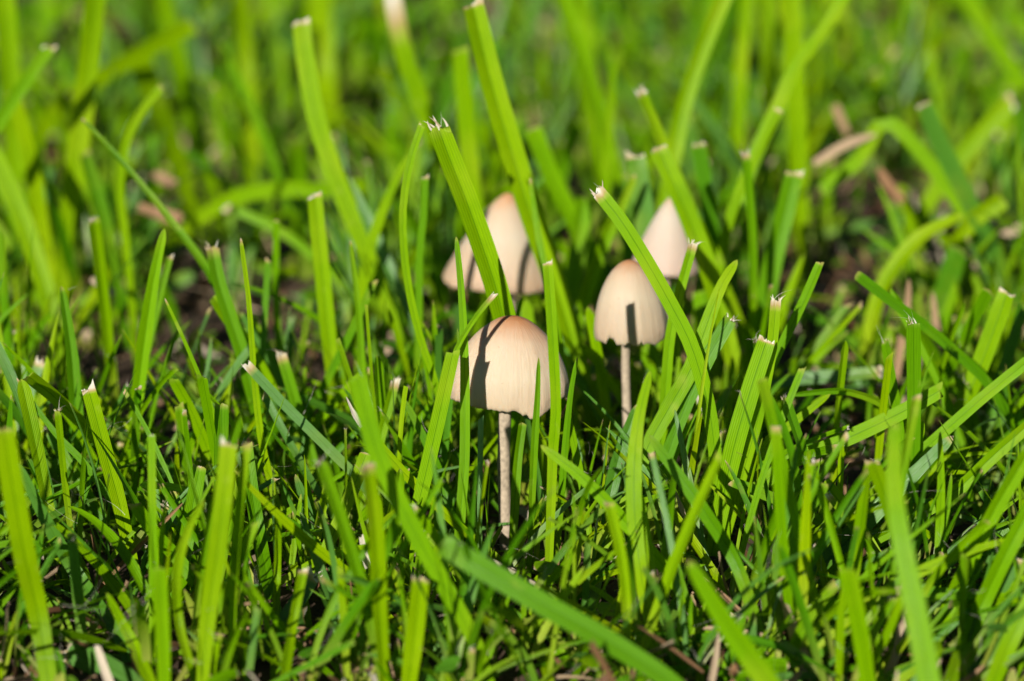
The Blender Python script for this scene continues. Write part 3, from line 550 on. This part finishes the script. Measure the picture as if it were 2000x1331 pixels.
D('dead_leaf', 'orange tan leaf on the bare soil at upper left', [(270, 405), (310, 420), (355, 430)], 34, .1, .35, tip='round', phi=30)
D('dead_leaf', 'brown leaf scrap above the orange tan leaf', [(295, 340), (315, 350), (345, 365)], 30, .12, .42, tip='round', phi=30)
D('dead_leaf', 'white sliver lying level at lower right of the middle', [(1325, 1224), (1290, 1224), (1246, 1222)], 9, -.028, .97, fold=.4)
D('dead_leaf', 'pale husk at the foot of the front stem', [(1030, 1092), (1024, 1072), (1017, 1048)], 20, -.004, .85, fold=.6)
D('dead_leaf', 'small tan sliver between blades right of the front stem', [(1338, 1012), (1328, 985), (1318, 955)], 10, -.014, .75, fold=.5)
D('dead_leaf', 'rusty leaf scrap low at right of the middle', [(1180, 1225), (1195, 1200), (1208, 1170)], 14, -.022, .18, fold=.5, tip='cut')
D('dead_leaf', 'torn white shred on the soil at lower middle left', [(735, 1340), (722, 1305), (708, 1275)], 20, -.036, 1.0, fold=.4, tip='fray')
D('dead_leaf', 'small white tuft of torn fibres at lower middle left', [(718, 1110), (712, 1075), (708, 1045)], 16, -.024, 1.0, fold=.4, tip='fray')
D('dead_leaf', 'fawn strip lying in the brown litter at left', [(290, 838), (340, 835), (400, 828)], 20, .03, .6, tip='cut', phi=30)
D('dead_leaf', 'pale pink flake in the brown litter left of the double pointed blade', [(60, 780), (100, 800), (135, 815)], 30, .03, .65, tip='cut', phi=35)
D('dead_leaf', 'white glaring flake in the blurred left turf', [(178, 545), (200, 560), (224, 575)], 22, .06, 1.0, tip='round')
D('dead_leaf', 'orange sliver under the right rim of the front cap', [(1092, 820), (1102, 800), (1114, 783)], 8, -.003, .25, fold=.5)
D('dead_leaf', 'reddish straw strip slanting at the bottom left of the middle', [(632, 1305), (600, 1270), (572, 1236)], 12, -.034, .5, fold=.5, tip='cut')
D('dead_leaf', 'pale torn sheath dangling left of the long yellow green blade', [(706, 835), (690, 805), (676, 775)], 10, -.013, 1.0, fold=.6)
# dew drop on a blade right of the front stem
me = bpy.data.meshes.new('dew_drop'); import bmesh
bm = bmesh.new(); bmesh.ops.create_uvsphere(bm, u_segments=20, v_segments=12, radius=.00065)
for v in bm.verts: v.co.z *= 1.25
for f_ in bm.faces: f_.smooth = True
bm.to_mesh(me); bm.free()
mw, t = new_mat('water'); p = N(t, 'BsdfPrincipled'); p.inputs['Base Color'].default_value = (.95, 1, .95, 1); p.inputs['Roughness'].default_value = .02; p.inputs['IOR'].default_value = 1.33; p.inputs['Transmission Weight'].default_value = 1
o_ = N(t, 'OutputMaterial'); t.links.new(p.outputs[0], o_.inputs[0]); me.materials.append(mw)
dd = link('dew_drop', me, None, label='clear dew drop hanging on a slim blade right of the front stem', category='dew drop'); dd.location = at(1064, 1152, -.014)
#@@FILL
# ------------------------------------------------------------------ the rest of the turf
STEM = np.concatenate([[at(987, y, 0) for y in range(815, 1030, 15)], [at(1223, y, .017) for y in range(690, 780, 15)]])
SEEN = {}
for Q in heroes:
    if -.07 < Q[0, 1] < .035:
        for (x, y), Y in zip(proj(Q), Q[:, 1]):
            k = (int(x//18), int(y//18)); SEEN[k] = max(SEEN.get(k, -9), Y)
def covers(Q):
    return sum(1 for (x, y), Y in zip(proj(Q), Q[:, 1]) if SEEN.get((int(x//18), int(y//18)), -9) > Y+.001)/len(Q)
capP = np.concatenate([p for p, _, _ in cap_pts]+[STEM])
def shades(Q, rad=.0009):
    v = Q[None]-capP[:, None]; a = v@S; d = np.linalg.norm(v-a[..., None]*S, axis=-1)
    return bool(((a > .0005) & (d < rad)).any())
def hides(Q, w=.002):
    px = proj(Q); m = w*15500
    for (x0, y0, x1, y1, Y) in ((885, 612, 1122, 812, 0), (1160, 505, 1310, 665, .017), (868, 375, 1100, 575, .058), (1250, 385, 1395, 530, .052), (966, 790, 1012, 1020, 0), (1205, 650, 1240, 780, .017)):
        if ((Q[:, 1] < Y+.004) & (px[:, 0] > x0-m) & (px[:, 0] < x1+m) & (px[:, 1] > y0-8) & (px[:, 1] < y1)).any(): return True
    return False
# openings where the photograph shows bare soil or deep shade: (px, py, rx, ry, how much grass stays)
GAPS = [(660, 330, 120, 130, .12), (330, 380, 140, 110, .15), (430, 640, 230, 150, .14), (1640, 440, 120, 110, .2), (1590, 660, 170, 160, .16), (300, 790, 240, 110, .18), (1640, 900, 190, 90, .45), (80, 1220, 150, 110, .4), (1880, 1080, 100, 60, .5), (1000, 700, 60, 90, .3), (60, 700, 140, 130, .5)]
def keep_prob(px, py):
    k = 1.0
    for (x, y, rx, ry, s) in GAPS:
        if ((px-x)/rx)**2+((py-y)/ry)**2 < 1: k = min(k, s)
    return k
def max_len(x, y):
    """keep blades outside the bottom of the picture from poking into it"""
    if y > -.05: return 1
    return max(.004, CAM[2]-(y-CAM[1])*math.tan(R(PITCH+7.2)))
def path(x, y, L, lean, az, curve, n):
    Q = path_(x, y, L, lean, az, curve, 24); q = np.r_[np.linspace(0, .9, n-2), .965, 1]*23
    return np.stack([np.interp(q, np.arange(24), Q[:, i]) for i in range(3)], 1)
def path_(x, y, L, lean, az, curve, n):
    t = np.linspace(0, 1, n); a = lean+curve*t*1.0
    dz = np.cos(a); dh = np.sin(a); st = L/(n-1)
    h = np.r_[0, np.cumsum(dh[:-1])]*st; z = np.r_[0, np.cumsum(dz[:-1])]*st
    return np.stack([x+h*math.cos(az), y+h*math.sin(az), z-.0015+float(soil_h(np.array(x), np.array(y)))], 1)
REG = [(lambda x, y, Y: Y > .028 and x < 850, 'in the blurred turf left of the rear mushroom', 'blurred blades left of the rear mushroom'),
       (lambda x, y, Y: Y > .028 and x < 1420, 'in the blurred turf behind the mushrooms', 'blurred blades behind the four mushrooms'),
       (lambda x, y, Y: Y > .028, 'in the blurred turf right of the palest mushroom', 'blurred blades right of the palest mushroom'),
       (lambda x, y, Y: x < 420, 'in the near turf towards the left edge', 'nearer blades towards the left edge'),
       (lambda x, y, Y: x < 880, 'in the near turf left of the front mushroom', 'nearer blades left of the front mushroom'),
       (lambda x, y, Y: x < 1420, 'in the near turf right of the front stem', 'nearer blades right of the front stem'),
       (lambda x, y, Y: True, 'in the near turf towards the right edge', 'nearer blades towards the right edge')]
count = 0; tries = 0; want = 140
while count < want and tries < 6000:
    tries += 1
    y = random.uniform(.04, .32) if random.random() < .35 else random.uniform(-.052, .045)
    hwid = (y-CAM[1])*.185; x = random.uniform(-hwid, hwid)
    L = random.uniform(.016, .036); px, py = proj(np.array([x, y, .004]))[0]
    if random.random() > keep_prob(px, py)**1.3 or L > max_len(x, y): continue
    lean = abs(random.gauss(0, .36)); az = random.uniform(0, 6.28); Q = path(x, y, L, lean, az, random.gauss(.25, .3), 16)
    wd = random.uniform(.0016, .0034) if y > .03 else random.uniform(.0008, .002)
    if hides(Q, wd) or shades(Q, wd*.7) or covers(Q) > .2: continue
    Q = tipped(Q, 16); tn = random.uniform(.15, .75); tp = random.choice(['cut', 'cut', 'pt', 'pt', 'round', 'fray']); acc = Acc(); ph = R(random.uniform(-50, 50))+np.linspace(0, R(random.uniform(-40, 40)), 16)
    T, Sd, Nn, W = blade(acc, Q, wd, tp, ph, random.uniform(.1, .5), tn, wave=.05, dryend=random.uniform(.0002, .001), drybase=.2, drymax=random.choice([.1, .25, .6]))
    tx, ty = proj(Q[-1:])[0]; place, grp = next((l, g) for f_, l, g in REG if f_(tx, ty, y)); rx_, ry_ = proj(Q[:1])[0]
    a_ = math.degrees(math.atan2(tx-rx_, max(ry_-ty, 1))); w_ = wd/depth(Q[-1])*FPX
    lab = ' '.join((('slim' if w_ < 20 else 'broad'), {'cut': 'blunt', 'round': 'blunt', 'fray': 'frayed', 'pt': 'pointed'}[tp], ('bluish green' if tn > .6 else 'yellow green' if tn < .33 else 'green'), 'blade', ('leaning right' if a_ > 12 else 'leaning left' if a_ < -12 else 'standing upright'), place))
    o = link('grass_blade', acc.mesh('grass_blade', M_leaf), None, label=lab, category='grass blade', group=grp)
    if tp == 'fray' and y < .12:
        a = Acc(); spikes(a, Q[-1], T[-1], Sd[-1], Nn[-1], W[-1], tp); link('torn_tip', a.mesh('torn_tip', M_fibre), o)
    count += 1
turf = Acc(); fib = Acc(); thatch = Acc()
n_blades = 0
def fill(n, y0, y1, lmin, lmax, wmin, wmax, nseg, marg=.22, spread=.5):
    made = 0
    while made < n:
        y = random.uniform(y0, y1); hwid = max((y-CAM[1])*marg, .06)+.02; x = random.uniform(-hwid, hwid)
        px, py = proj(np.array([x, y, .002]))[0]
        kp = keep_prob(px, py); k = random.randint(2, 6); made += k*.6
        cl = .5+.5*math.sin(x*55+1.7*math.sin(y*38))*math.sin(y*47+1.3*math.sin(x*61)+.7)   # taller clumps and low hollows
        if y > .03 and random.random() > (.3 if y < .15 else .12)+cl: continue
        if random.random() > kp: continue
        tn0 = random.gauss(.5, .25); az0 = random.uniform(0, 6.283); big = random.uniform(.6, 1)*(1 if y < .03 else .5+.8*cl if y < .15 else .38+1.05*cl)
        for i in range(k):                                  # a tuft: blades that share one foot
            made += .4
            bx, by = x+random.gauss(0, .0006), y+random.gauss(0, .0006)
            L = min(random.uniform(lmin, lmax)*big*(1 if kp == 1 else .75), max_len(bx, by))
            lean = min(abs(random.gauss(.1, spread)), 1.4); az = az0+i*6.283/k+random.gauss(0, .5)
            if px > 1400 and py > 800 and random.random() < .65: az = random.gauss(0, .6); lean = abs(random.gauss(.6, .3))
            Q = path(bx, by, L, lean, az, random.gauss(.45, .4), nseg); wd = random.uniform(wmin, wmax)*(.75 if random.random() < .4 else 1)
            if hides(Q, wd) or shades(Q, wd*.6) or (y < .05 and L > .009 and covers(Q) > .3): continue
            tp = random.choice(['cut', 'pt', 'pt', 'long']); ph = np.full(nseg, R(random.uniform(-70, 70)))+np.linspace(0, R(random.uniform(-80, 80)), nseg)
            tn = np.clip(tn0+random.gauss(0, .12), 0, 1)
            if random.random() < (.06 if y < .1 else .09): tn = random.uniform(.85, 1)
            T, Sd, Nn, W = blade(turf, Q, wd, tp, ph, random.uniform(.1, .6), tn, us=U3, dryend=random.uniform(.0002, .0015), drybase=random.choice([0, 0, .12, .3]), drymax=random.choice([0, .15, .3, .6, .9]))
            if tp == 'cut' and y < .06 and random.random() < .25: spikes(fib, Q[-1], T[-1], Sd[-1], Nn[-1], W[-1], 'cut' if random.random() < .6 else 'fray')
fill(2600, -.16, .04, .005, .017, .0006, .0014, 9)
fill(3200, -.12, .06, .012, .034, .0005, .0014, 12, spread=.7)      # fine long grass, leaning every way
fill(2400, .03, .25, .007, .024, .0009, .0024, 8)
fill(2600, .05, .28, .016, .040, .0006, .002, 10, spread=.6)
fill(3600, .25, .8, .014, .046, .0016, .0042, 8, spread=.6)
fill(800, -.1, .09, .022, .038, .0006, .0014, 14, spread=.42)      # slim long blades at mid height
for _ in range(900):                                        # small rounded leaves low in the turf
    y = random.uniform(-.1, .4); hwid = (y-CAM[1])*.2; x = random.uniform(-hwid, hwid)
    L = random.uniform(.0025, .006); z = random.uniform(.001, .006)
    Q = path(x, y, L, random.uniform(.9, 1.5), random.uniform(0, 6.28), .4, 7); Q[:, 2] += z
    if hides(Q, .003) or shades(Q, .001): continue
    blade(turf, Q, L*random.uniform(.4, .7), 'cut', np.full(7, random.uniform(-.5, .5)), .25, random.uniform(.3, 1), us=U3, view=(0, 0, 1.0), prof=np.sin(np.linspace(.12, 3.0, 7))**.7+.02, dryend=0)
link('turf', turf.mesh('turf', M_turf), None, kind='stuff', label='mass of short green grass blades covering the lawn')
# clippings, straw and torn threads lying on the soil
for _ in range(5200):
    y = random.uniform(-.14, .45); hwid = (y-CAM[1])*.22+.02; x = random.uniform(-hwid, hwid)
    L = random.uniform(.002, .015); az = random.uniform(0, 6.283); lean = random.gauss(1.4, .3)
    Q = path(x, y, L, lean, az, random.gauss(0, .9), 9); Q[:, 2] += random.uniform(.0, .003)
    if hides(Q, .001) or shades(Q, .0006): continue
    tn = random.choice([.0, .1, .2, .3, .4, .5, .6, .7, .9])
    blade(thatch, Q, random.uniform(.0002, .0011)*(1.8 if random.random() < .12 else 1), random.choice(['pt', 'cut', 'long']), np.full(9, random.uniform(-.8, .8))+np.linspace(0, random.uniform(-2, 2), 9), random.uniform(.3, 1.3), tn, us=U3, view=(0, 0, 1.0))
for _ in range(260):
    y = random.uniform(-.06, .05); hwid = (y-CAM[1])*.2; x = random.uniform(-hwid, hwid); p = np.array([x, y, random.uniform(.002, .016)])
    a = nrmz(rng.normal(0, 1, 3)); b = nrmz(rng.normal(0, 1, 3)); Q = p+a*np.linspace(0, .004, 4)[:, None]
    if hides(Q, .001): continue
    hair(fib, p, a, b, random.uniform(.0015, .005), .00002)
link('thatch', thatch.mesh('thatch', M_dead), None, kind='stuff', label='dry straw and dead clippings strewn on the soil')
link('torn_fibres', fib.mesh('torn_fibres', M_fibre), None, kind='stuff', label='white torn fibres on mown grass ends')
